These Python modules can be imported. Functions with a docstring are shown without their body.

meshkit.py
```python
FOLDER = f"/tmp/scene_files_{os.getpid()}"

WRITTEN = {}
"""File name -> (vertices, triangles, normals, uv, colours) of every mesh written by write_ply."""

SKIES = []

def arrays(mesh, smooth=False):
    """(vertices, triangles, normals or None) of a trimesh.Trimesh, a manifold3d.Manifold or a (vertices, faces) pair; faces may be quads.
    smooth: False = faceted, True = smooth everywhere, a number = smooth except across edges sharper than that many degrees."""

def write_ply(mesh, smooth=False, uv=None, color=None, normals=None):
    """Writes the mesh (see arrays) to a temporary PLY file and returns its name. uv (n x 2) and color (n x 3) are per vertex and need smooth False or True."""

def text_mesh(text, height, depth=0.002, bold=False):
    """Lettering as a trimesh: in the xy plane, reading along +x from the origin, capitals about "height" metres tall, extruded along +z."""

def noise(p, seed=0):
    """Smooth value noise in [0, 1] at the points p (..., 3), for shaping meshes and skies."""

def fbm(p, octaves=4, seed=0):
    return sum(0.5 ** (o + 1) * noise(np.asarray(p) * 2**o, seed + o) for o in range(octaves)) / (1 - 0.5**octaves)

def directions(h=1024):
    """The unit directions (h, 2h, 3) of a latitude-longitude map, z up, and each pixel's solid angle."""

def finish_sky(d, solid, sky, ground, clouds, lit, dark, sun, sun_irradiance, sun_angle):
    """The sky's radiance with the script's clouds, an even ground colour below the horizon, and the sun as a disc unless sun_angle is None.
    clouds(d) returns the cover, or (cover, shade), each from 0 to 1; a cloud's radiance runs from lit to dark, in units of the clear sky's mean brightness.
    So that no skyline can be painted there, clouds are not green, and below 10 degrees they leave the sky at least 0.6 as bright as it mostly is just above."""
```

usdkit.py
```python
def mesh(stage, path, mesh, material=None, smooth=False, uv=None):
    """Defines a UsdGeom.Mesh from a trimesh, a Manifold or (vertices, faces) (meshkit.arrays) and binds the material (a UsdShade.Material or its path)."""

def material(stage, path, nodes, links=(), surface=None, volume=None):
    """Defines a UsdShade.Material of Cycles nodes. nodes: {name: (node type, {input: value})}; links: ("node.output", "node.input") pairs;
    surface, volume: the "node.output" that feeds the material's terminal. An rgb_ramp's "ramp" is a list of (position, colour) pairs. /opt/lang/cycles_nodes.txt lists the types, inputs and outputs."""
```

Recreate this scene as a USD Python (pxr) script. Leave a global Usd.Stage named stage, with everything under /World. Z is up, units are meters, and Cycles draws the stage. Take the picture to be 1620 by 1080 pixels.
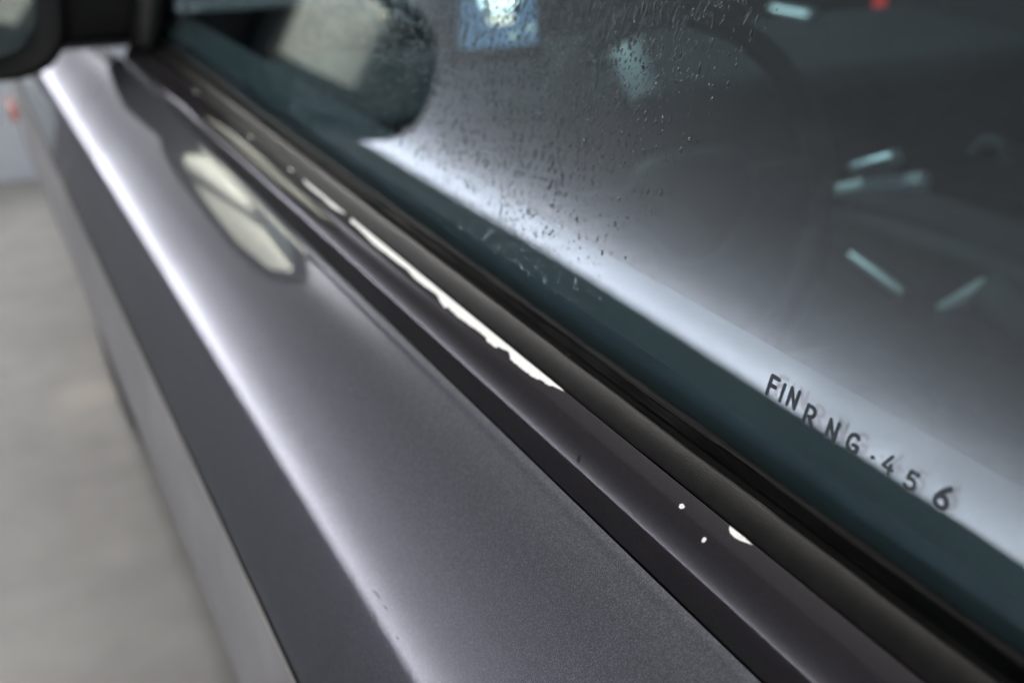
import math, random
import numpy as np, trimesh, usdkit, meshkit
from shapely.geometry import LineString, Polygon, Point
from shapely.ops import unary_union
from shapely import affinity
from pxr import Usd, UsdGeom, UsdLux, UsdShade, Sdf, Gf

stage = Usd.Stage.CreateInMemory()
UsdGeom.SetStageUpAxis(stage, UsdGeom.Tokens.z); UsdGeom.SetStageMetersPerUnit(stage, 1.0)
UsdGeom.Xform.Define(stage, '/World'); UsdGeom.Scope.Define(stage, '/World/Looks')
rnd = random.Random(7); rng = np.random.default_rng(7)
CZ = 1.08                                   # camera height above the floor (x into the car, y forward, z up)

# ------------------------------------------------------------------ camera
cam = UsdGeom.Camera.Define(stage, '/World/camera')
def setup_camera():
    f = 1575.0; yc = np.array([(-140 - 810) / f, (540 + 220) / f, 1.0]); yc /= np.linalg.norm(yc)
    ph = math.atan2(760, f); zc = np.array([0, math.cos(ph), -math.sin(ph)]); xc = -np.cross(yc, zc)
    Bm = np.array([xc, yc, zc])             # rows: world axes in camera axes (right, up, forward)
    r, u, b = Bm[:, 0], Bm[:, 1], -Bm[:, 2]
    M = Gf.Matrix4d(*r, 0, *u, 0, *b, 0, 0, 0, CZ, 1)
    cam.AddTransformOp().Set(M)
setup_camera()
cam.CreateHorizontalApertureAttr(36.0); cam.CreateVerticalApertureAttr(24.0); cam.CreateFocalLengthAttr(35.0)
cam.CreateFStopAttr(5.6); cam.CreateFocusDistanceAttr(0.385); cam.CreateClippingRangeAttr(Gf.Vec2f(0.01, 200))
cam.CreateExposureAttr(0.0)

# ------------------------------------------------------------------ light
def M(name, nodes, links=(), surface='p.BSDF'):
    return usdkit.material(stage, '/World/Looks/' + name, nodes, links, surface=surface)
dome = UsdLux.DomeLight.Define(stage, '/World/ambient_dome')  # even dim ambient light for the unseen hall around the car
ambient_m = M('hall_gloom', {'b': ('background_shader', {'color': (0.90, 0.93, 1.0), 'strength': 0.26})}, surface='b.background')
UsdShade.MaterialBindingAPI.Apply(dome.GetPrim()).Bind(ambient_m)
dome.GetPrim().SetCustomDataByKey('kind', 'structure')
def rect_light(path, pos, normal, along, w, h, inten, color):
    l = UsdLux.RectLight.Define(stage, path)
    z = -np.array(normal, float); z /= np.linalg.norm(z); x = np.array(along, float); y = np.cross(z, x)
    l.AddTransformOp().Set(Gf.Matrix4d(*x, 0, *y, 0, *z, 0, *pos, 1))
    l.CreateWidthAttr(w); l.CreateHeightAttr(h); l.CreateIntensityAttr(inten); l.CreateColorAttr(Gf.Vec3f(*color))
    return l

# ------------------------------------------------------------------ helpers
taken = {}
def numbered(path):
    k = taken.get(path, -1) + 1; taken[path] = k
    return path if k == 0 else f'{path}_{k:03d}'
def obj(name, mesh, mat, parent=None, smooth=30, label=None, cat=None, group=None, kind=None):
    p = numbered((str(parent.GetPath()) if parent else '/World') + '/' + name)
    m = usdkit.mesh(stage, p, mesh, mat, smooth=smooth).GetPrim()
    return meta(m, label, cat, group, kind)
def meta(pr, label=None, cat=None, group=None, kind=None):
    for k, v in (('label', label), ('category', cat), ('group', group), ('kind', kind)):
        if v: pr.SetCustomDataByKey(k, v)
    return pr
def thing(name, label, cat, group=None):
    return meta(UsdGeom.Xform.Define(stage, numbered('/World/' + name)).GetPrim(), label, cat, group)
def box(x0, x1, y0, y1, z0, z1, bev=0.0):
    b = trimesh.creation.box(extents=(x1 - x0, y1 - y0, z1 - z0)) if bev == 0 else rbox(x1 - x0, y1 - y0, z1 - z0, bev)
    b.apply_translation(((x0 + x1) / 2, (y0 + y1) / 2, (z0 + z1) / 2)); return b
def rbox(sx, sy, sz, r, sub=2):
    s = trimesh.creation.icosphere(subdivisions=sub, radius=r); pts = []
    for a in (-1, 1):
        for b in (-1, 1):
            for c in (-1, 1): pts.append(s.vertices + np.array([a * (sx / 2 - r), b * (sy / 2 - r), c * (sz / 2 - r)]))
    return trimesh.convex.convex_hull(np.vstack(pts))
def hull(pts, r, sub=2):
    s = trimesh.creation.icosphere(subdivisions=sub, radius=1.0)
    r = np.broadcast_to(r, len(pts))
    return trimesh.convex.convex_hull(np.vstack([s.vertices * q + np.array(p) for p, q in zip(pts, r)]))
def tube(path, r, n=10):
    path = np.array(path, float); rs = np.broadcast_to(r, len(path)); V = []; F = []
    for i, p in enumerate(path):
        t = path[min(i + 1, len(path) - 1)] - path[max(i - 1, 0)]; t /= np.linalg.norm(t)
        a = np.cross(t, (0, 0, 1) if abs(t[2]) < .9 else (1, 0, 0)); a /= np.linalg.norm(a); b = np.cross(t, a)
        for k in range(n): w = 2 * math.pi * k / n; V.append(p + rs[i] * (a * math.cos(w) + b * math.sin(w)))
    for i in range(len(path) - 1):
        for k in range(n): F.append([i * n + k, i * n + (k + 1) % n, (i + 1) * n + (k + 1) % n, (i + 1) * n + k])
    F = [q for f in F for q in ([f[0], f[1], f[2]], [f[0], f[2], f[3]])]
    c0, c1 = len(V), len(V) + 1; V += [path[0], path[-1]]; m = (len(path) - 1) * n
    for k in range(n): F += [[c0, (k + 1) % n, k], [c1, m + k, m + (k + 1) % n]]
    t = trimesh.Trimesh(np.array(V), np.array(F), process=False); t.fix_normals(); return t
cat_ = trimesh.util.concatenate

# ------------------------------------------------------------------ cross section of the car's side
# The section is a curve in the x-z plane, kept in polar form about the point (0, CZ); it is described by how steeply
# each bit of sheet metal faces up (beta), and swept along y.
def section(a0, r0, knots, n, soft=0.0):
    """knots: (alpha, e): the facing of the metal at alpha is beta = (alpha + e) / 2; integrates r(alpha)."""
    ka = np.array([k[0] for k in knots], float); ke = np.array([k[1] for k in knots], float)
    al = np.linspace(ka[0], ka[-1], n); e = np.interp(al, ka, ke)
    if soft:
        from scipy.ndimage import gaussian_filter1d
        e = gaussian_filter1d(e, soft / (al[1] - al[0]), mode='nearest')
    sl = np.tan(np.radians((al - e) / 2)); da = np.radians(np.diff(al))
    lr = np.concatenate([[0], np.cumsum((sl[1:] + sl[:-1]) / 2 * da)])
    lr += math.log(r0) - np.interp(a0, al, lr)
    r = np.exp(lr); a = np.radians(al)
    return al, r, np.c_[r * np.cos(a), CZ - r * np.sin(a)]
def sweep(P, ys, close=False, shift=None):
    """sheet swept along y; P (n,2) = x,z from top to bottom; normals face outwards (-x)."""
    n, m = len(P), len(ys); V = np.zeros((m, n, 3))
    for j, y in enumerate(ys):
        V[j, :, 0] = P[:, 0]; V[j, :, 2] = P[:, 1]; V[j, :, 1] = y
        if shift is not None: V[j] += shift(V[j], y)
    F = []
    for j in range(m - 1):
        for i in range(n - 1 + (1 if close else 0)):
            i2 = (i + 1) % n
            a, b, c, d = j * n + i, j * n + i2, (j + 1) * n + i2, (j + 1) * n + i
            F += [[a, d, c], [a, c, b]]
    return trimesh.Trimesh(V.reshape(-1, 3), np.array(F), process=False)
def thick(P, t):
    """closed outline: the section P and its offset inward by t"""
    d = np.gradient(P, axis=0); nrm = np.c_[-d[:, 1], d[:, 0]]; nrm /= np.linalg.norm(nrm, axis=1)[:, None]
    return np.vstack([P, (P - nrm * (-t if nrm[len(P) // 2, 0] > 0 else t))[::-1]])
def capped(P, ys, shift=None):
    """closed tube of outline P with end caps"""
    m = sweep(P, ys, True, shift); n = len(P); c = len(m.vertices)
    caps = trimesh.creation.triangulate_polygon(Polygon(P).buffer(0), engine='earcut') if False else None
    t = trimesh.Trimesh(m.vertices, m.faces, process=False); t.fix_normals(); return t

R1 = 0.300
polar = lambda al, r: np.array([r * math.cos(math.radians(al)), CZ - r * math.sin(math.radians(al))])
P1 = polar(41.4, R1)
# window glass: from 3 cm below the seal up to the roof
def glass_section(off=0.0):
    s = np.linspace(-0.035, 0.50, 90); be = np.radians(13.7 + 25.0 * np.maximum(s, 0)); ds = np.diff(s)
    dx = np.concatenate([[0], np.cumsum(np.sin((be[1:] + be[:-1]) / 2) * ds)]); dz = np.concatenate([[0], np.cumsum(np.cos((be[1:] + be[:-1]) / 2) * ds)])
    x = dx - np.interp(0, s, dx) + P1[0]; z = dz - np.interp(0, s, dz) + P1[1]
    n = np.c_[-np.cos(be), np.sin(be)]
    return s, np.c_[x, z] - n * off, n
GS, GP, GN = glass_section()
def twist(y):
    y = np.clip(y, 0.02, 1.5); return np.radians(np.where(y < .4, .60 * ((.4 - y) / .27) ** 2, .25 * np.minimum(1, (y - .4) / .25)))
def turn(x, z, y):                          # the pane leans in a little more towards its rear end
    t = twist(y); dx, dz = x - P1[0], z - P1[1]
    return P1[0] + dx * np.cos(t) + dz * np.sin(t), P1[1] - dx * np.sin(t) + dz * np.cos(t)
def glass_shift(V, y):
    x, z = turn(V[:, 0], V[:, 2], y); return np.c_[x - V[:, 0], np.zeros(len(V)), z - V[:, 2]]
def on_glass(y, s, lift=0.0):
    x, z = np.interp(s, GS, GP[:, 0]), np.interp(s, GS, GP[:, 1]); nx, nz = np.interp(s, GS, GN[:, 0]), np.interp(s, GS, GN[:, 1])
    x, z = turn(x + nx * lift, z + nz * lift, y)
    return np.stack([x, np.broadcast_to(y, np.shape(x)), z], -1)

# belt moulding and door skin as polar sections
MO_A, MO_R, MO = section(45.9, 0.2935, [(45.80, 70), (46.9, 66), (47.15, 62), (47.28, 40), (47.45, 47), (47.9, 34), (48.6, 14), (49.2, 3.5), (49.95, -5), (50.5, -28), (51.5, -52), (51.9, -58)], 520, 0.10)
r_m_end = MO_R[-1]
DO_A, DO_R, DO = section(52.10, r_m_end + 0.0005, [(52.10, 64), (52.5, 58), (52.8, 46), (52.98, 30), (53.04, 6), (53.10, 32), (53.5, 50), (55, 44), (57, 29), (60, 14), (64, 3.4), (66.6, 0.3), (69.95, -5), (71, -20), (73, -34), (77.55, -46)], 900)
print('door r', DO_R[0], DO_R[-1], 'door pts', DO[0], DO[-1], 'at70', np.interp(69.95, DO_A, DO_R))
def on_mould(y, al, lift=0.0):
    r = np.interp(al, MO_A, MO_R) - lift; a = np.radians(al)
    return np.stack([r * np.cos(a), np.broadcast_to(y, np.shape(r)), CZ - r * np.sin(a)], -1)

# ------------------------------------------------------------------ materials
def paint(name, base, flake=0.5, extra=None):
    return M(name, {
        'g': ('geometry', {}), 'n': ('voronoi_texture', {'scale': 2200.0, 'dimensions': '3D'}),
        'rp': ('rgb_ramp', {'ramp': [(0.0, tuple(c * (1 - flake * .5) for c in base)), (0.6, base), (1.0, tuple(c * (1 + flake) for c in base))]}),
        'sc': ('separate_color', {}), 'op': ('noise_texture', {'scale': 260.0, 'detail': 1.0}),
        'bp': ('bump', {'strength': 0.004, 'distance': 0.002}),
        'p': ('principled_bsdf', {'metallic': 0.35, 'roughness': 0.40, 'specular_ior_level': 0.05, 'specular_tint': (0.3, 0.3, 0.3), 'coat_weight': 1.0, 'coat_roughness': 0.007, 'coat_ior': 1.37, **(extra or {})})},
        [('g.position', 'n.vector'), ('g.position', 'op.vector'), ('n.color', 'sc.color'), ('sc.r', 'rp.fac'), ('rp.color', 'p.base_color'), ('op.fac', 'bp.height'), ('bp.normal', 'p.coat_normal')])
m_paint = paint('grey_metallic_paint', (0.078, 0.082, 0.094))
m_mould = paint('dark_moulding_paint', (0.022, 0.0200, 0.0225), 0.2, {'metallic': 0.3, 'roughness': 0.42, 'coat_weight': 0.80, 'coat_roughness': 0.09, 'specular_ior_level': 0.0})
m_primer = M('white_primer', {'g': ('geometry', {}), 'n': ('noise_texture', {'scale': 700.0, 'detail': 5.0, 'roughness': 0.7}),
    'rp': ('rgb_ramp', {'ramp': [(0.28, (0.66, 0.65, 0.62)), (0.45, (0.86, 0.86, 0.84)), (0.7, (0.90, 0.90, 0.885))]}), 'p': ('principled_bsdf', {'roughness': 0.55})},
    [('g.position', 'n.vector'), ('n.fac', 'rp.fac'), ('rp.color', 'p.base_color')])
m_bare = M('bare_metal', {'p': ('principled_bsdf', {'base_color': (0.52, 0.54, 0.54), 'roughness': 0.45, 'metallic': 0.2})})
m_undercoat = M('grey_undercoat', {'p': ('principled_bsdf', {'base_color': (0.16, 0.155, 0.15), 'roughness': 0.6})})
def rubber(name, a, b, rough, scale=120.0, spec=0.35):
    return M(name, {'g': ('geometry', {}), 'n': ('noise_texture', {'scale': scale, 'detail': 5.0, 'roughness': 0.65}), 'n2': ('noise_texture', {'scale': 1500.0, 'detail': 2.0}),
        'rp': ('rgb_ramp', {'ramp': [(0.38, a), (0.62, b)]}), 'bp': ('bump', {'strength': 0.15, 'distance': 0.0004}), 'p': ('principled_bsdf', {'roughness': rough, 'specular_ior_level': spec})},
        [('g.position', 'n.vector'), ('g.position', 'n2.vector'), ('n.fac', 'rp.fac'), ('rp.color', 'p.base_color'), ('n2.fac', 'bp.height'), ('bp.normal', 'p.normal')])
m_seal = rubber('weathered_rubber', (0.0045, 0.0043, 0.0041), (0.0075, 0.0072, 0.0069), 0.34, 120.0, 0.13)
m_black = rubber('black_rubber', (0.003, 0.003, 0.003), (0.005, 0.005, 0.005), 0.7, 120.0, 0.1)
m_lip = rubber('lip_rubber', (0.005, 0.005, 0.005), (0.008, 0.008, 0.008), 0.6, 120.0, 0.12)
m_plastic = rubber('black_plastic', (0.005, 0.0055, 0.006), (0.008, 0.0085, 0.009), 0.5, 40.0, 0.2)
m_sill = rubber('grey_sill_plastic', (0.255, 0.25, 0.243), (0.305, 0.30, 0.29), 0.6, 9.0)
m_tyre = rubber('tyre_rubber', (0.012, 0.012, 0.012), (0.02, 0.02, 0.02), 0.8)
m_trim = rubber('dark_interior_trim', (0.012, 0.014, 0.015), (0.025, 0.028, 0.03), 0.6, 30.0)
m_card = rubber('grey_door_lining', (0.096, 0.103, 0.107), (0.102, 0.109, 0.113), 0.8, 400.0)
m_cloth = rubber('grey_seat_cloth', (0.055, 0.064, 0.066), (0.085, 0.096, 0.10), 0.9, 60.0)
m_chrome = M('chrome', {'p': ('principled_bsdf', {'base_color': (0.48, 0.55, 0.56), 'metallic': 1.0, 'roughness': 0.35})})
m_mirror = M('mirror_glass', {'p': ('principled_bsdf', {'base_color': (0.78, 0.82, 0.80), 'metallic': 1.0, 'roughness': 0.01})})
def pane_mat(name, tint, k=1.0):
    return M(name, {'t': ('transparent_bsdf', {'color': tint}), 'g': ('glossy_bsdf', {'color': (k, k, k), 'roughness': 0.0}), 'ge': ('geometry', {}), 'io': ('math', {'math_type': 'multiply_add', 'value2': -1.0048, 'value3': 1.62}), 'f': ('fresnel', {}), 'm': ('mix_closure', {})},
             [('ge.backfacing', 'io.value1'), ('io.value', 'f.IOR'), ('t.BSDF', 'm.closure1'), ('g.BSDF', 'm.closure2'), ('f.fac', 'm.fac')], surface='m.closure')
m_glass = pane_mat('tinted_window_glass', (0.72, 0.825, 0.85))
m_glass2 = pane_mat('far_window_glass', (0.66, 0.78, 0.78))
m_drop = M('water', {'g': ('glass_bsdf', {'color': (0.95, 0.97, 0.97), 'IOR': 1.33, 'roughness': 0.0})}, surface='g.BSDF')
m_etch = M('etched_glass', {'p': ('principled_bsdf', {'base_color': (0.020, 0.030, 0.036), 'roughness': 0.6})})
m_orange = M('marker_lens', {'p': ('principled_bsdf', {'base_color': (0.75, 0.17, 0.10), 'roughness': 0.15, 'coat_weight': 1.0})})
m_red = M('red_plastic', {'p': ('principled_bsdf', {'base_color': (0.85, 0.03, 0.02), 'roughness': 0.3})})
m_floor = M('grey_floor', {'g': ('geometry', {}), 'ds': ('vector_math', {'math_type': 'distance', 'vector2': (0.10, 2.18, 0.0)}), 'mr': ('map_range', {'range_type': 'smoothstep', 'from_min': 0.03, 'from_max': 0.10, 'to_min': 0.55, 'to_max': 0.0, 'clamp': True}), 'st': ('mix', {'color2': (0.36, 0.32, 0.29)}), 'n': ('noise_texture', {'scale': 2.2, 'detail': 6.0, 'roughness': 0.6}), 'n2': ('noise_texture', {'scale': 9.0, 'detail': 3.0}), 'mx': ('mix', {'fac': 0.35}),
    'rp': ('rgb_ramp', {'ramp': [(0.38, (0.172, 0.167, 0.162)), (0.5, (0.216, 0.211, 0.205)), (0.62, (0.262, 0.255, 0.247))]}), 'p': ('principled_bsdf', {'roughness': 0.55})},
    [('g.position', 'n.vector'), ('g.position', 'n2.vector'), ('n.color', 'mx.color1'), ('n2.color', 'mx.color2'), ('mx.color', 'rp.fac'), ('g.position', 'ds.vector1'), ('ds.value', 'mr.value'), ('mr.result', 'st.fac'), ('rp.color', 'st.color1'), ('st.color', 'p.base_color')])
def plaster(name, a, b):
    return M(name, {'g': ('geometry', {}), 'n': ('noise_texture', {'scale': 3.0, 'detail': 5.0}), 'rp': ('rgb_ramp', {'ramp': [(0.35, a), (0.65, b)]}), 'p': ('principled_bsdf', {'roughness': 0.7})},
             [('g.position', 'n.vector'), ('n.fac', 'rp.fac'), ('rp.color', 'p.base_color')])
m_white = plaster('white_wall_paint', (0.76, 0.77, 0.80), (0.80, 0.81, 0.84))
m_dado = plaster('grey_wall_paint', (0.20, 0.205, 0.21), (0.25, 0.255, 0.26))
m_pale = plaster('pale_blue_wall_paint', (0.55, 0.61, 0.68), (0.60, 0.66, 0.73))
m_dark = plaster('dark_panel', (0.015, 0.017, 0.018), (0.022, 0.024, 0.026))
m_blue = plaster('blue_board', (0.30, 0.45, 0.62), (0.34, 0.50, 0.68))
def emit(name, col, k): return M(name, {'e': ('emission', {'color': col, 'strength': k})}, surface='e.emission')

# ------------------------------------------------------------------ setting
fl = trimesh.Trimesh([(-14, -14, 0), (20, -14, 0), (20, 30, 0), (-14, 30, 0)], [[0, 1, 2], [0, 2, 3]], process=False)
obj('floor', fl, m_floor, smooth=False, kind='structure')

obj('unseen_dark_mat', box(-2.7, -0.38, -6, 18, 0.0, 0.008), rubber('unseen_mat_rubber', (0.06, 0.062, 0.066), (0.085, 0.087, 0.091), 0.8, 14.0, 0.2), smooth=False, label='wide dark mat out of view beside the car, darkening the reflection in the door', cat='mat')  # out of view, darkens the floor reflected in the door side

# unseen wall and lamp trough, placed for the bright band in door and glass
WX, TZ = -2.75, 0.54
wall = thing('unseen_lit_wall', 'long white wall out of view, lit from below to give the bright band in the door', 'wall')
obj('upper_wall', box(WX - 0.1, WX, -7, 24, 0.3, 6.5), m_white, wall, smooth=False)
obj('dado', box(WX, WX + 0.03, -7, 24, 0.0, 0.36), m_dado, wall, smooth=False)
obj('unseen_lamp_trough', cat_([box(WX + 0.20, WX + 0.22, -7, 24, 0.36, TZ), box(WX + 0.001, WX + 0.22, -7, 24, 0.34, 0.36)]), m_dado, wall, smooth=False)  # out of view; its lip gives the reflected band a sharp lower edge
for k, (y0, y1, q) in enumerate(((-7, 2.5, 63.0), (2.5, 5, 64.0), (5, 8, 60.0), (8, 12, 46.0), (12, 24, 34.0))):      # unseen lamps in a row, strengths set for the highlight along the door
    rect_light('/World/unseen_wall_wash_lamp_%d' % k, (WX + 0.13, (y0 + y1) / 2, TZ - 0.05), (-0.6, 0, 1), (0, 1, 0), y1 - y0, 0.07, q, (0.905, 0.90, 1.0))
rect_light('/World/unseen_ceiling_lamp', (-0.35, 4.6, 3.3), (0.5, 0, -0.86), (0, 1, 0), 7.0, 0.4, 20.0, (1.0, 0.97, 0.92))  # out of view, placed to light the floor, moulding and primer
rect_light('/World/unseen_far_wall_lamp', (WX + 1.3, 14.5, 4.4), (-0.97, 0, -0.24), (0, 1, 0), 13.0, 0.35, 42.0, (0.96, 0.96, 1.0))  # out of view, brightens the far wall reflected at the door front

rw = thing('unseen_rear_wall', 'cream wall out of view behind the camera, placed to be mirrored in the door mirror', 'wall')  # unseen backdrop that brightens the reflections of the mirror glass
obj('wall_panel', box(-2.6, 4.5, -4.6, -4.5, 0, 6.0), plaster('cream_wall_paint', (0.74, 0.72, 0.64), (0.80, 0.78, 0.70)), rw, smooth=False)
rect_light('/World/unseen_front_lamp', (1.0, 4.6, 2.4), (0, -0.85, -0.5), (1, 0, 0), 1.6, 0.5, 5.0, (0.80, 0.95, 1.0))  # out of view, lights the cabin through the windscreen
rect_light('/World/unseen_rear_wall_lamp', (0.2, -3.5, 4.7), (0, -0.6, -0.8), (1, 0, 0), 5.0, 0.25, 140.0, (1.0, 0.98, 0.95))  # out of view, brightens the cream wall for the mirror
obj('unseen_upper_panel', box(-2.6, 4.5, -4.495, -4.44, 3.95, 6.0), plaster('dark_teal_paint', (0.035, 0.048, 0.052), (0.05, 0.066, 0.07)), rw, smooth=False)  # unseen dark panel, darkens the upper part of the mirror reflection
obj('unseen_dark_strip', box(-0.38, -0.24, -4.495, -4.40, 0.0, 3.95), m_dark, rw, smooth=False)  # unseen dark strip that splits the pale shape in the mirror
bn = thing('unseen_low_block', 'long low dark block out of view, darkening the view in the door mirror', 'unseen_low_block')  # unseen block placed to darken the door mirror seen directly
obj('low_block_body', box(-0.94, 2.6, -4.44, -3.95, 0.02, 1.86, .02), m_dark, bn)
cab = thing('unseen_tall_block', 'tall dark block out of view, a dark shape mirrored in the door mirror', 'tall_block')  # unseen block standing in for a dark figure in the mirror
obj('tall_block_body', box(-2.3, -0.95, -4.45, -3.9, 0.02, 2.75, .02), m_dark, cab)
pw = obj('pale_wall', box(-0.35, 0.9, 4.05, 4.2, 0, 0.5, 0.01), m_pale, smooth=False, label='low pale blue wall on the floor ahead of the car', cat='wall')

# ------------------------------------------------------------------ the car
car = thing('car', 'dark grey metallic car with chipped paint under its wet side window', 'car')
YB, YF = -0.55, 1.48
ys = np.concatenate([np.linspace(YB, YF, 40)])
door_out = np.vstack([DO])
obj('door', sweep(DO, ys), m_paint, car, smooth=True)
# front wing continues the door's section and tucks in towards the bumper
def wing_shift(V, y):
    t = max(0.0, (y - 2.2) / 1.2); d = np.zeros_like(V); d[:, 0] = 0.20 * t ** 2.5; return d
wing = sweep(DO[::3], np.linspace(1.485, 3.4, 60), shift=wing_shift)
obj('front_wing', wing, m_paint, car, smooth=True)
# lower sill cladding
def sill_profile():
    a = polar(77.42, np.interp(77.4, DO_A, DO_R) * 0.985)
    pts = [(a[0] + 0.0012, a[1] - 0.0002), a, (a[0] - 0.0008, a[1] - 0.006), (a[0] - 0.003, a[1] - 0.06), (a[0] - 0.002, a[1] - 0.14)]
    z0 = CZ - (a[0]) * math.tan(math.radians(80.9))
    pts += [(a[0], z0), (a[0] + 0.02, z0 - 0.03), (a[0] + 0.12, z0 - 0.07), (a[0] + 0.25, z0 - 0.08)]
    return np.array(pts)
SI = sill_profile(); print('sill', SI)
obj('sill_cladding', sweep(SI, np.linspace(YB, 3.4, 80), shift=lambda V, y: wing_shift(V, y) * 0.8), m_sill, car, smooth=25)
# belt moulding
ym = np.linspace(YB, 1.40, 40)
obj('belt_moulding', sweep(np.vstack([MO[0] + [0.0015, -0.004], MO, MO[-1] + [0.004, -0.002]]), ym), m_mould, car, smooth=35)
moulding = stage.GetPrimAtPath('/World/car/belt_moulding')
# groove under moulding, dark
g0 = MO[-1] + [0.003, -0.0005]; g1 = DO[0] + [0.003, 0.0005]
obj('belt_groove', sweep(np.array([MO[-1] + [0.0002, 0], g0 + [0.004, -.001], g1 + [0.004, -.002], DO[0] + [0.0002, -.0002]]), ys), m_black, car, smooth=False)
# rubber seal strip on top of the door, and the black slot up to the glass
s_out = polar(45.74, 0.2948); s_in = polar(43.30, 0.2960)
SEAL = np.array([polar(43.2, 0.302), polar(43.28, 0.2972), s_in, polar(43.6, 0.2952), polar(44.5, 0.2946), polar(45.4, 0.2942), s_out, polar(45.85, 0.2975)])
def wavy(amp, seed):
    def f(V, y):
        d = np.zeros_like(V); q = meshkit.fbm(np.stack([np.full(len(V), y * 35.0), np.arange(len(V)) * .8, np.full(len(V), 2.0)], -1), 3, seed) - .5
        d[:, 0] = q * amp; d[:, 2] = q * amp; return d
    return f
yw = np.linspace(YB, 1.40, 420)
obj('window_seal', sweep(SEAL, yw, shift=wavy(.0006, 1)), m_seal, car, smooth=40)
SLOT = np.array([polar(41.75, 0.2975), polar(42.0, 0.303), polar(42.6, 0.306), polar(43.3, 0.3015)])
obj('seal_slot', sweep(SLOT, ym), m_black, car, smooth=40)
LIP = np.array([polar(41.30, 0.3005), polar(41.42, 0.2992), polar(41.62, 0.2980), polar(41.85, 0.2978), polar(42.0, 0.3020)])
obj('seal_lip', sweep(LIP, yw, shift=wavy(.0010, 2)), m_lip, car, smooth=40)
# window: outer and inner face of a 4 mm pane
def glass_mesh(off):
    s, P, n = glass_section(off); P = P[::-1]
    return sweep(P, np.linspace(YB, 1.46, 70), shift=glass_shift)
gl = cat_([glass_mesh(0.0), glass_mesh(0.0022)])
window = obj('window', gl, m_glass, car, smooth=True)

# ---- letters etched into the glass
def G(strokes, w=0.110): return unary_union([LineString(s).buffer(w, quad_segs=4) for s in strokes])
def arc(cx, cy, rx, ry, a0, a1, n=12): return [(cx + rx * math.cos(math.radians(a0 + (a1 - a0) * k / n)), cy + ry * math.sin(math.radians(a0 + (a1 - a0) * k / n))) for k in range(n + 1)]
GLYPH = {
 'F': G([[(0, 0), (0, 1), (.5, 1)], [(0.03, .52), (.42, .52)]]),
 'I': G([[(0, 0), (0, 1)]]),
 'N': G([[(0, 0), (0, 1)], [(.04, .93), (.52, .07)], [(.56, 0), (.56, 1)]]),
 'R': G([[(0, 0), (0, 1)], [(.2, 1)] + arc(.28, .74, .26, .26, 90, -80) + [(.24, .46)], [(.30, .40), (.56, 0)]]),
 'G': G([arc(.38, .5, .36, .48, 50, 325), [(.40, .44), (.70, .44), (.70, .16)]], .105),
 '.': Point(0, 0.45).buffer(.12),
 '4': G([[(.36, 1.0), (.0, .34), (.30, .32)], [(.42, .33), (.62, .33)], [(.44, .55), (.44, .0)]], .10),
 '5': G([[(.56, .97), (.14, .97), (.08, .6)], [(.08, .56)] + arc(.28, .32, .30, .30, 85, -150)], .105),
 '6': G([[(.50, 1.0), (.30, .82), (.1, .5)], arc(.32, .30, .28, .28, 170, -160)], .115),
}
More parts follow.
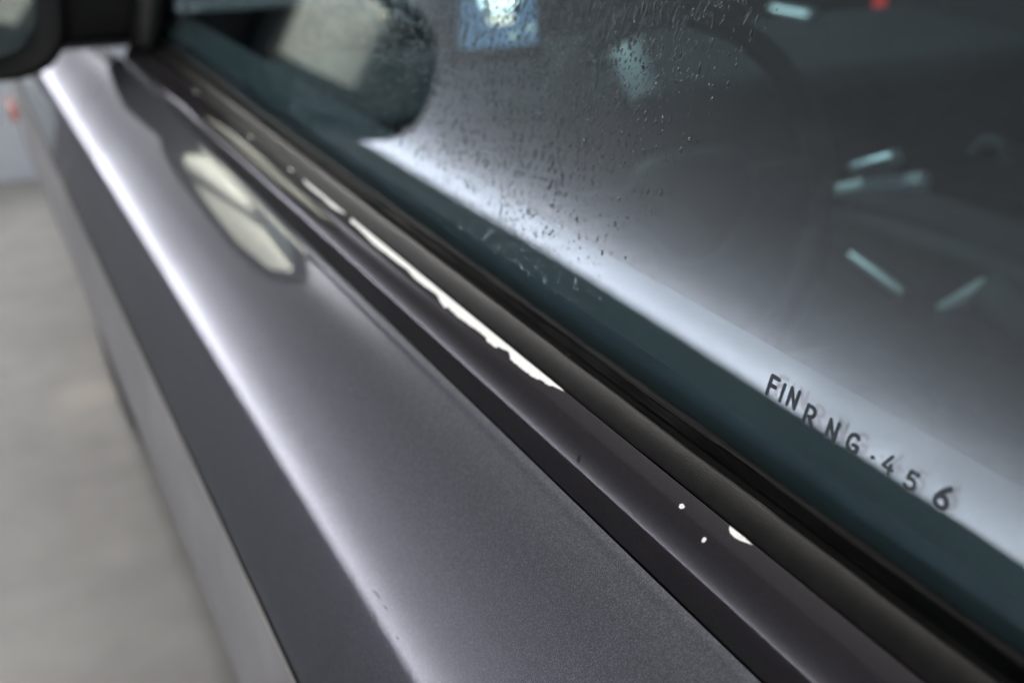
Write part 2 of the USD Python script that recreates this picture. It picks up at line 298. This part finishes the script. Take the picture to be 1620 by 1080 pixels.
def letter(ch, y, s, h, wscale=1.0):
    g = affinity.scale(GLYPH[ch], wscale, 1.0, origin=(0, 0))
    parts = getattr(g, 'geoms', [g]); out = []
    for p in parts:
        m = trimesh.creation.extrude_polygon(p, 1.0, engine='earcut'); out.append(m)
    m = cat_(out); m = m.subdivide(); v = m.vertices
    V = on_glass(y - v[:, 0] * h, s + v[:, 1] * h, 0.00004 + v[:, 2] * 0.00012)
    return trimesh.Trimesh(V, m.faces, process=False)
for ch, y, s, h in [('F', .2334, .0261, .0070), ('I', .2267, .0264, .0062), ('N', .2232, .0266, .0064), ('R', .2141, .0240, .0067), ('N', .2034, .0240, .0064),
                    ('G', .1946, .0240, .0064), ('.', .1836, .0240, .0060), ('4', .1792, .0243, .0061), ('5', .1700, .0236, .0062), ('6', .1590, .0238, .0073)]:
    nm = {'.': 'etched_dot'}.get(ch, 'etched_digit' if ch.isdigit() else 'etched_letter')
    obj(nm, letter(ch, y, s, h), m_etch, window, smooth=False)

# ---- chipped paint on the moulding: bare primer showing
def chip(outline, name='paint_chip', label=None, lift=0.00012, jag=0.0, mat=None):
    """outline in (y, alpha) on the moulding"""
    pts = [np.array(p, float) for p in outline]; q = []
    for i in range(len(pts)):
        a, b = pts[i], pts[(i + 1) % len(pts)]; n = max(1, int(math.hypot((b[0] - a[0]), (b[1] - a[1]) * 0.0052) / 0.0009))
        for k in range(n):
            t = k / n; p = a + (b - a) * t
            if jag and min(a[1], b[1]) > 45.95 and k: p = p + np.array([rnd.uniform(-1, 1) * 0.0003, rnd.uniform(-jag, jag)])
            q.append(p)
    K = 200.0
    pg = Polygon([(p[0] * K, p[1]) for p in q]).buffer(0)
    if pg.geom_type != 'Polygon': pg = max(pg.geoms, key=lambda g: g.area)
    rim = pg.buffer(.055)
    if name == 'paint_chip':
        e = trimesh.creation.extrude_polygon(rim, 1.0, engine='earcut').subdivide_to_size(0.45, max_iter=12); v = e.vertices
        obj('chip_edge', trimesh.Trimesh(on_mould(v[:, 0] / K, v[:, 1], lift * .5 * v[:, 2] + 0.00001), e.faces, process=False), m_undercoat, moulding, smooth=False)
    m = trimesh.creation.extrude_polygon(pg, 1.0, engine='earcut')
    m = m.subdivide_to_size(0.45, max_iter=12)
    v = m.vertices; V = on_mould(v[:, 0] / K, v[:, 1], lift * v[:, 2] + 0.00002)
    t = trimesh.Trimesh(V, m.faces, process=False)
    return obj(name, t, mat or m_primer, moulding, smooth=False, label=label)
LOW = [(0.5956, 46.15), (0.5912, 46.27), (0.5849, 46.23), (0.5647, 46.38), (0.5494, 46.56), (0.5391, 46.55), (0.5339, 46.51), (0.5153, 46.45), (0.4969, 46.34), (0.487, 46.56), (0.473, 46.54), (0.4617, 46.42),
       (0.4564, 46.42), (0.4477, 46.81), (0.4429, 46.95), (0.4401, 46.65), (0.4306, 46.80), (0.411, 46.63), (0.3975, 46.56), (0.3939, 46.79), (0.3853, 46.74), (0.3849, 46.50), (0.3768, 46.24), (0.3751, 46.31),
       (0.3711, 46.70), (0.3571, 46.66), (0.3516, 46.64), (0.348, 46.57), (0.3442, 46.36), (0.3387, 46.32), (0.3349, 46.08), (0.3283, 45.86)]
chip([(0.5956, 45.83)] + LOW + [(0.33, 45.82)], label='long ragged strip of bare white primer along the top edge of the moulding', jag=0.045)
chip([(0.697, 45.83), (0.6945, 46.02), (0.6888, 46.16), (0.6684, 46.24), (0.6521, 46.16), (0.6289, 46.36), (0.6199, 46.20), (0.6085, 45.95), (0.608, 45.83)], jag=0.05, mat=m_bare, label='thin greyish sliver of bare metal at the far end of the chipped edge')
def blob(y, a, ry, ra, n=14, seed=1):
    r = random.Random(seed); return [(y + ry * math.cos(2 * math.pi * k / n) * r.uniform(.8, 1.15), a + ra * math.sin(2 * math.pi * k / n) * r.uniform(.8, 1.15)) for k in range(n)]
chip(blob(.2368, 46.93, .00115, .20, seed=2)); chip(blob(.2197, 47.72, .0008, .20, seed=3))
chip([(.2158, 45.86), (.2150, 46.05), (.2135, 46.20), (.2110, 46.24), (.2085, 46.16), (.2064, 46.03), (.2040, 45.88), (.208, 45.83)])
for y, a in ((1.046, 45.9), (.8407, 45.92), (.727, 45.93)): chip(blob(y, a, .005, .10, seed=int(y * 100)))
# little dark scratch marks
def hair(name, pts, r, mat, label, cat):
    return obj(name, tube(pts, r, 6), mat, smooth=True, label=label, cat=cat)
hair('lint_hair', [on_mould(.2945 + .0016 * t, 49.35 + .3 * math.sin(7 * t), 0.0002) for t in np.linspace(0, 1, 12)], .00009, m_black, 'tiny curled dark hair lying on the painted moulding', 'hair')
b = np.array([polar(43.5, .2948)[0], .3425, polar(43.5, .2948)[1]])
hair('pale_fibre', [b + np.array([.0006 * t * t + 0.0, -.0010 * t - .001 * t * t, .0035 * t - .0008 * t ** 3]) for t in np.linspace(0, 1, 8)], .00007, m_sill, 'short pale fibre standing up from the rubber window seal', 'fibre')

door_prim = stage.GetPrimAtPath('/World/car/door')
def on_door(y, al, lift=0.0):
    r = np.interp(al, DO_A, DO_R) - lift; a = np.radians(al); return np.array([r * math.cos(a), y, CZ - r * math.sin(a)])
for pts in ([(.372, 68.9), (.369, 68.75), (.364, 68.7)], [(.358, 68.75), (.355, 68.7)], [(.338, 69.2), (.3365, 69.15)]):
    obj('scratch', tube([on_door(y, a, .00005) for y, a in pts], .00022, 6), m_lip, door_prim, smooth=True)
# ---- door mirror
def yaw(m, ang, c):
    m = m.copy(); m.apply_transform(trimesh.transformations.rotation_matrix(-0.15, (0, 1, 0), c)); m.apply_transform(trimesh.transformations.rotation_matrix(ang, (0, 0, 1), c)); return m
MX, MY, MZ = 0.004, 1.33, CZ - 0.110
def rounded(w, h, r, n=8, tl=None):
    rr = [r] * 4; pts = []
    for k, (sx, sz) in enumerate(((1, 1), (-1, 1), (-1, -1), (1, -1))):
        q = rr[k]
        for j in range(n + 1):
            a = math.radians(90 * k + 90 * j / n); pts.append((sx * (w / 2 - q) + q * math.cos(a), sz * (h / 2 - q) + q * math.sin(a)))
    return np.array(pts)
def loft(rings, cap0=False, cap1=True):
    n = len(rings[0]); V = np.vstack(rings); F = []
    for j in range(len(rings) - 1):
        for i in range(n):
            a, b, c, d = j * n + i, j * n + (i + 1) % n, (j + 1) * n + (i + 1) % n, (j + 1) * n + i; F += [[a, b, c], [a, c, d]]
    V = list(V)
    for flag, j in ((cap0, 0), (cap1, len(rings) - 1)):
        if flag:
            V.append(np.mean(rings[j], axis=0)); c = len(V) - 1
            for i in range(n): F.append([c, j * n + i, j * n + (i + 1) % n])
    t = trimesh.Trimesh(np.array(V), np.array(F), process=False); t.fix_normals(); return t
_ol = np.array([(.119, -.196), (.100, -.222), (.040, -.236), (-.03, -.224), (-.105, -.200), (-.134, -.168), (-.142, -.115), (-.128, -.055), (-.09, -.005), (-.01, .018), (.08, .012), (.117, -.03), (.125, -.11)])
def smooth_loop(p, n=72):
    from scipy.interpolate import splprep, splev
    q = np.vstack([p, p[:1]]); tck, u = splprep(q.T, s=0, per=True); return np.array(splev(np.linspace(0, 1, n, endpoint=False), tck)).T[::-1]
OUT = smooth_loop(_ol) + [0, CZ]; OC = np.array([-0.015, CZ - .11])
def mring(k, y, dx=0.0): return np.c_[OC[0] + (OUT[:, 0] - OC[0]) * k + dx, np.full(len(OUT), MY + y), OC[1] + (OUT[:, 1] - OC[1]) * k]
hs = loft([mring(.76, .012), mring(.80, .001), mring(.93, -.005), mring(.99, .002), mring(1.0, .012), mring(.98, .04), mring(.88, .08), mring(.62, .115), mring(.25, .13)])
PITCH, YAW = 0.09, 0.12
def aim(m, p, w):
    m = m.copy(); c = (OC[0], MY, OC[1])
    m.apply_transform(trimesh.transformations.rotation_matrix(-p, (1, 0, 0), c)); m.apply_transform(trimesh.transformations.rotation_matrix(w, (0, 0, 1), c)); return m
mir = obj('side_mirror', aim(hs, 0, .05), m_plastic, car, smooth=50)
mg = loft([mring(.77, .009), mring(.765, .007)], cap0=False)
obj('mirror_glass', aim(mg, PITCH, YAW), m_mirror, mir, smooth=False)
arm = hull([(0.08, 1.37, CZ - .188), (0.08, 1.37, CZ - .10), (0.24, 1.385, CZ - .188), (0.25, 1.385, CZ - .06), (0.10, 1.56, CZ - .222), (0.25, 1.56, CZ - .222), (0.25, 1.5, CZ - .08)], 0.018)
obj('mirror_arm', arm, m_plastic, mir, smooth=40)
foot = hull([(0.205, 1.30, CZ - .197), (0.213, 1.45, CZ - .19), (0.235, 1.45, CZ - .09), (0.26, 1.47, CZ + .03), (0.225, 1.33, CZ - .15)], 0.012)
obj('mirror_foot', foot, m_plastic, mir, smooth=40)

# ---- marker lamp, front tyre
ml = rbox(0.014, 0.13, 0.034, 0.0065)
ml.apply_translation((0.083, 2.52, CZ - 0.505))
obj('side_marker', ml, m_orange, car, smooth=40)
def tyre(x, y, r, w):
    sec = [(0.55 * r, -w * .42), (0.80 * r, -w * .50), (0.95 * r, -w * .47), (r, -w * .36), (r, w * .36), (0.95 * r, w * .47), (0.80 * r, w * .5), (0.55 * r, w * .42)]
    m = trimesh.creation.revolve(np.array(sec + [sec[0]]), sections=48); m.apply_transform(trimesh.transformations.rotation_matrix(math.pi / 2, (0, 1, 0))); m.apply_translation((x, y, r)); return m
obj('front_tyre', tyre(0.26, 2.05, 0.31, 0.22), m_tyre, car, smooth=40)
obj('rear_tyre', tyre(0.26, -0.55, 0.31, 0.22), m_tyre, car, smooth=40)
obj('underbody', box(0.36, 1.70, -0.8, 2.75, 0.19, 0.24), m_black, car, smooth=False)

# ---- body around the cabin: roof, pillars, far side
TOP = on_glass(0.0, 0.5)
obj('roof', box(TOP[0] - .02, 1.42, YB, 1.0, TOP[2] - .0, TOP[2] + .03, .012), m_paint, car)
obj('windscreen_pillar', tube([(0.245, 1.49, CZ - .15), (0.31, 1.30, CZ + .05), (TOP[0] + .03, 0.98, TOP[2] - .0)], .03), m_black, car, smooth=True)
obj('far_pillar', tube([(1.68, 1.49, CZ - .15), (1.58, 1.30, CZ + .05), (1.40, 0.98, TOP[2])], .03), m_card, car, smooth=True)
obj('front_bulkhead', box(.28, 1.70, 1.56, 1.60, .28, CZ - .2), m_trim, car, smooth=False)
obj('far_door', box(1.66, 1.74, YB, 1.66, 0.30, CZ - .19, .02), m_trim, car)
obj('far_window', trimesh.Trimesh([(1.68, YB, CZ - .2), (1.68, 1.42, CZ - .2), (1.42, .95, TOP[2]), (1.42, YB, TOP[2])], [[0, 1, 2], [0, 2, 3]], process=False), m_glass2, car, smooth=False)
obj('windscreen', trimesh.Trimesh([(0.3, 1.62, CZ - .16), (1.62, 1.62, CZ - .16), (1.38, .98, TOP[2]), (TOP[0] + .03, .98, TOP[2])], [[0, 1, 2], [0, 2, 3]], process=False), m_glass2, car, smooth=False)
obj('bonnet', box(0.32, 1.62, 1.62, 3.40, CZ - .27, CZ - .20, .03), m_paint, car)
obj('door_card', sweep(np.array([(0.2312, CZ - .212), (0.2322, CZ - .203), (0.2335, CZ - .19), (0.27, CZ - .18), (0.29, CZ - .22), (0.28, CZ - .5), (0.25, 0.35)]), np.linspace(YB, 1.45, 6)), m_card, car, smooth=40)
obj('cabin_floor', box(0.25, 1.70, YB, 1.60, 0.28, 0.32), m_trim, car, smooth=False)
obj('rear_bulkhead', box(0.28, 1.66, YB - .05, YB, 0.3, TOP[2]), m_trim, car, smooth=False)
obj('dashboard', hull([(0.33, 1.40, CZ - .29), (1.62, 1.40, CZ - .29), (0.33, 1.10, CZ - .31), (1.62, 1.10, CZ - .31), (0.33, 1.15, CZ - .45), (1.62, 1.15, CZ - .45)], .04), m_trim, car)
def seat(x):
    s = cat_([hull([(x - .2, .2, .50), (x + .2, .2, .50), (x - .2, .68, .53), (x + .2, .68, .53)], .07), hull([(x - .19, .12, .55), (x + .19, .12, .55), (x - .17, -.10, 1.10), (x + .17, -.10, 1.10)], .065)])
    p = obj('seat', s, m_cloth, car, smooth=50)
    obj('headrest', hull([(x - .09, -.13, 1.24), (x + .09, -.13, 1.24), (x - .08, -.13, 1.32), (x + .08, -.13, 1.32)], .045), m_cloth, p, smooth=50)
seat(0.58); seat(1.30)
th = np.linspace(0, 2 * math.pi, 33); wc = np.array([0.60, 0.74, CZ - .29])
wu = np.array([0, .35, .94]); wu /= np.linalg.norm(wu); wx = np.array([1.0, 0, 0])
sw = obj('steering_wheel', tube([wc + .17 * (wx * math.cos(t) + wu * math.sin(t)) for t in th], .014), m_trim, car, smooth=True)
obj('wheel_hub', hull([wc + .03 * wx, wc - .03 * wx, wc - .03 * wu], .04), m_plastic, sw)
for sg in (-1, 1): obj('wheel_spoke', tube([wc, wc + sg * .17 * wx], .014), m_plastic, sw, smooth=True)
# glowing blue panel with pale spots above the dashboard
DY = 1.22
dp = obj('blue_panel', box(.572, .712, DY + .002, DY + .014, CZ - .25, CZ - .10, .005), m_plastic, car)
obj('panel_face', box(.585, .700, DY - .001, DY + .0015, CZ - .226, CZ - .11), emit('blue_glow', (0.17, 0.30, 0.46), 0.9), dp, smooth=False)
def disc(x, z, rx, rz, y, t=.001):
    c = trimesh.creation.cylinder(1.0, t, sections=28); c.apply_transform(trimesh.transformations.rotation_matrix(math.pi / 2, (1, 0, 0))); c.apply_scale((rx, 1, rz)); c.apply_translation((x, y, z)); return c
obj('glow', disc(.643, CZ - .165, .030, .017, DY - .0025), emit('white_glow', (0.85, 1.0, 0.95), 3.2), dp, smooth=False)
obj('glow', disc(.645, CZ - .190, .021, .006, DY - .0025), emit('cream_glow', (1.0, 0.93, 0.75), 2.4), dp, smooth=False)
for x, z in ((.664, -.212), (.690, -.203)): obj('glow', disc(x, CZ + z, .006, .0045, DY - .0025), emit('dim_glow', (0.8, 0.95, 0.85), 1.0), dp, smooth=False)
m_palep = M('pale_interior_plastic', {'p': ('principled_bsdf', {'base_color': (0.60, 0.68, 0.68), 'roughness': 0.35})})
T = lambda x, y, z: (x, y, CZ + z)
obj('console', box(.82, 1.06, .1, 1.1, .32, .60, .03), m_trim, car)
obj('air_vent', tube([T(.75, 1.14, -.236), T(.75, 1.085, -.207), T(.75, 1.03, -.269)], (.018, .027, .019)), m_palep, car, smooth=True)
obj('demister_vent', tube([T(1.35, 1.462, -.2535), T(1.35, 1.366, -.252)], .017), m_chrome, car, smooth=True)
obj('red_spot', hull([T(1.62, 1.463, -.250), T(1.62, 1.461, -.272)], .013), emit('red_glow', (1.0, 0.08, 0.07), 0.6), car, smooth=True)  # small red spot, its glow set in the material
# raised middle console with the handbrake; lining of the far door
cs = stage.GetPrimAtPath('/World/car/console')
obj('console_side', box(.905, 1.05, .40, .90, .45, .71, .03), m_trim, cs)
obj('handbrake_lever', tube([T(.9, .81, -.328), T(.9, .755, -.300)], .011), m_chrome, cs, smooth=True)
obj('handbrake_grip', tube([T(.91, .86, -.372), T(.91, .815, -.352), T(.91, .72, -.318)], .010), m_palep, cs, smooth=True)
obj('seat_rail', tube([T(.9, .798, -.431), T(.9, .712, -.449)], .008), m_chrome, cs, smooth=True)
obj('belt_buckle', tube([T(.9, .659, -.448), T(.9, .612, -.404)], (.007, .012)), m_palep, cs, smooth=True)
obj('belt_stalk', tube([T(.9, .612, -.404), T(.905, .552, -.43)], .022), m_card, cs, smooth=True)
obj('cup_ring', tube([T(.9, .64 + .018 * math.cos(t), -.272 + .018 * math.sin(t)) for t in np.linspace(-.2, math.pi * 1.0, 12)], .006), m_card, cs, smooth=True)
obj('gear_lever', tube([T(.9, 1.20, -.44), T(.93, 1.15, -.52)], .008), m_trim, cs, smooth=True)
obj('gear_knob', hull([T(.9, 1.19, -.42), T(.9, 1.20, -.45)], .013), m_card, cs, smooth=True)
fd = stage.GetPrimAtPath('/World/car/far_door')
obj('armrest', hull([T(1.62, 1.25, -.50), T(1.62, .70, -.46), T(1.60, 1.25, -.53), T(1.60, .70, -.49)], .03), m_card, fd)
obj('pocket_edge', tube([T(1.60, 1.49, -.70), T(1.60, 1.266, -.735)], .013), m_card, fd, smooth=True)

# ---- water on the window: one film of drops, far too many to count
def drops():
    base = trimesh.creation.icosphere(subdivisions=1); top = base.vertices.copy()
    V, F, n = [], [], 0
    def add(y, s, a, b, h, lean):
        nonlocal n
        k = 9; ring = []
        for (q, hh) in ((1.0, 0.0), (0.72, 0.62), (0.3, 0.95)):
            for i in range(k):
                w = 2 * math.pi * i / k; u = a * q * math.cos(w); v = b * q * math.sin(w); ring.append((y + u + lean * v, s + v, hh * h))
        ring.append((y, s, h)); r = np.array(ring)
        V.append(on_glass(r[:, 0], r[:, 1], r[:, 2] + .00003))
        for j in range(2):
            for i in range(k):
                p, q, c, d = j * k + i, j * k + (i + 1) % k, (j + 1) * k + (i + 1) % k, (j + 1) * k + i
                F.append([n + p, n + c, n + q]); F.append([n + p, n + d, n + c])
        for i in range(k): F.append([n + 2 * k + i, n + 3 * k, n + 2 * k + (i + 1) % k])
        n += len(ring)
    c = 0
    while c < 16000:
        y, s = rnd.uniform(.26, .80), rnd.uniform(.012, .26)
        d = meshkit.noise(np.array([[y * 14, s * 14, .3]]), 3)[0]
        edge = min(1, max(0, (y - .26 - (.08 * (1 - s / .2))) / .08)) * (1.0 if s > .08 else .42)
        if rnd.random() > edge * (0.15 + d): continue
        c += 1
        a = rnd.choice([.00033, .0004, .00045, .0005, .0006, .0008]) * rnd.uniform(.8, 1.4)
        st = rnd.choice([1, 1, 1.2, 1.4, 1.7, 2.4]) * (1 + 2.0 * max(0, s - .12) / .1)
        add(y, s, a, a * st, a * .35, rnd.uniform(-.25, .25))
    for _ in range(520):        # runs trickling down near the top
        y, s = rnd.uniform(.36, .75), rnd.uniform(.10, .26)
        if rnd.random() > (s - .06) / .16: continue
        a = rnd.uniform(.0005, .0012); L = rnd.uniform(.004, .016)
        m = int(L / a) + 1; lean = rnd.uniform(-.1, .1)
        add(y, s, a, L, a * .22, lean)
    t = trimesh.Trimesh(np.vstack(V), np.array(F), process=False); return t
dm = drops()
if (dm.face_normals[:, 0].mean() > 0): dm.invert()
obj('rain_drops', dm, m_drop, smooth=True, label='many tiny water drops and runs clinging to the outside of the side window', cat='water drops', kind='stuff')
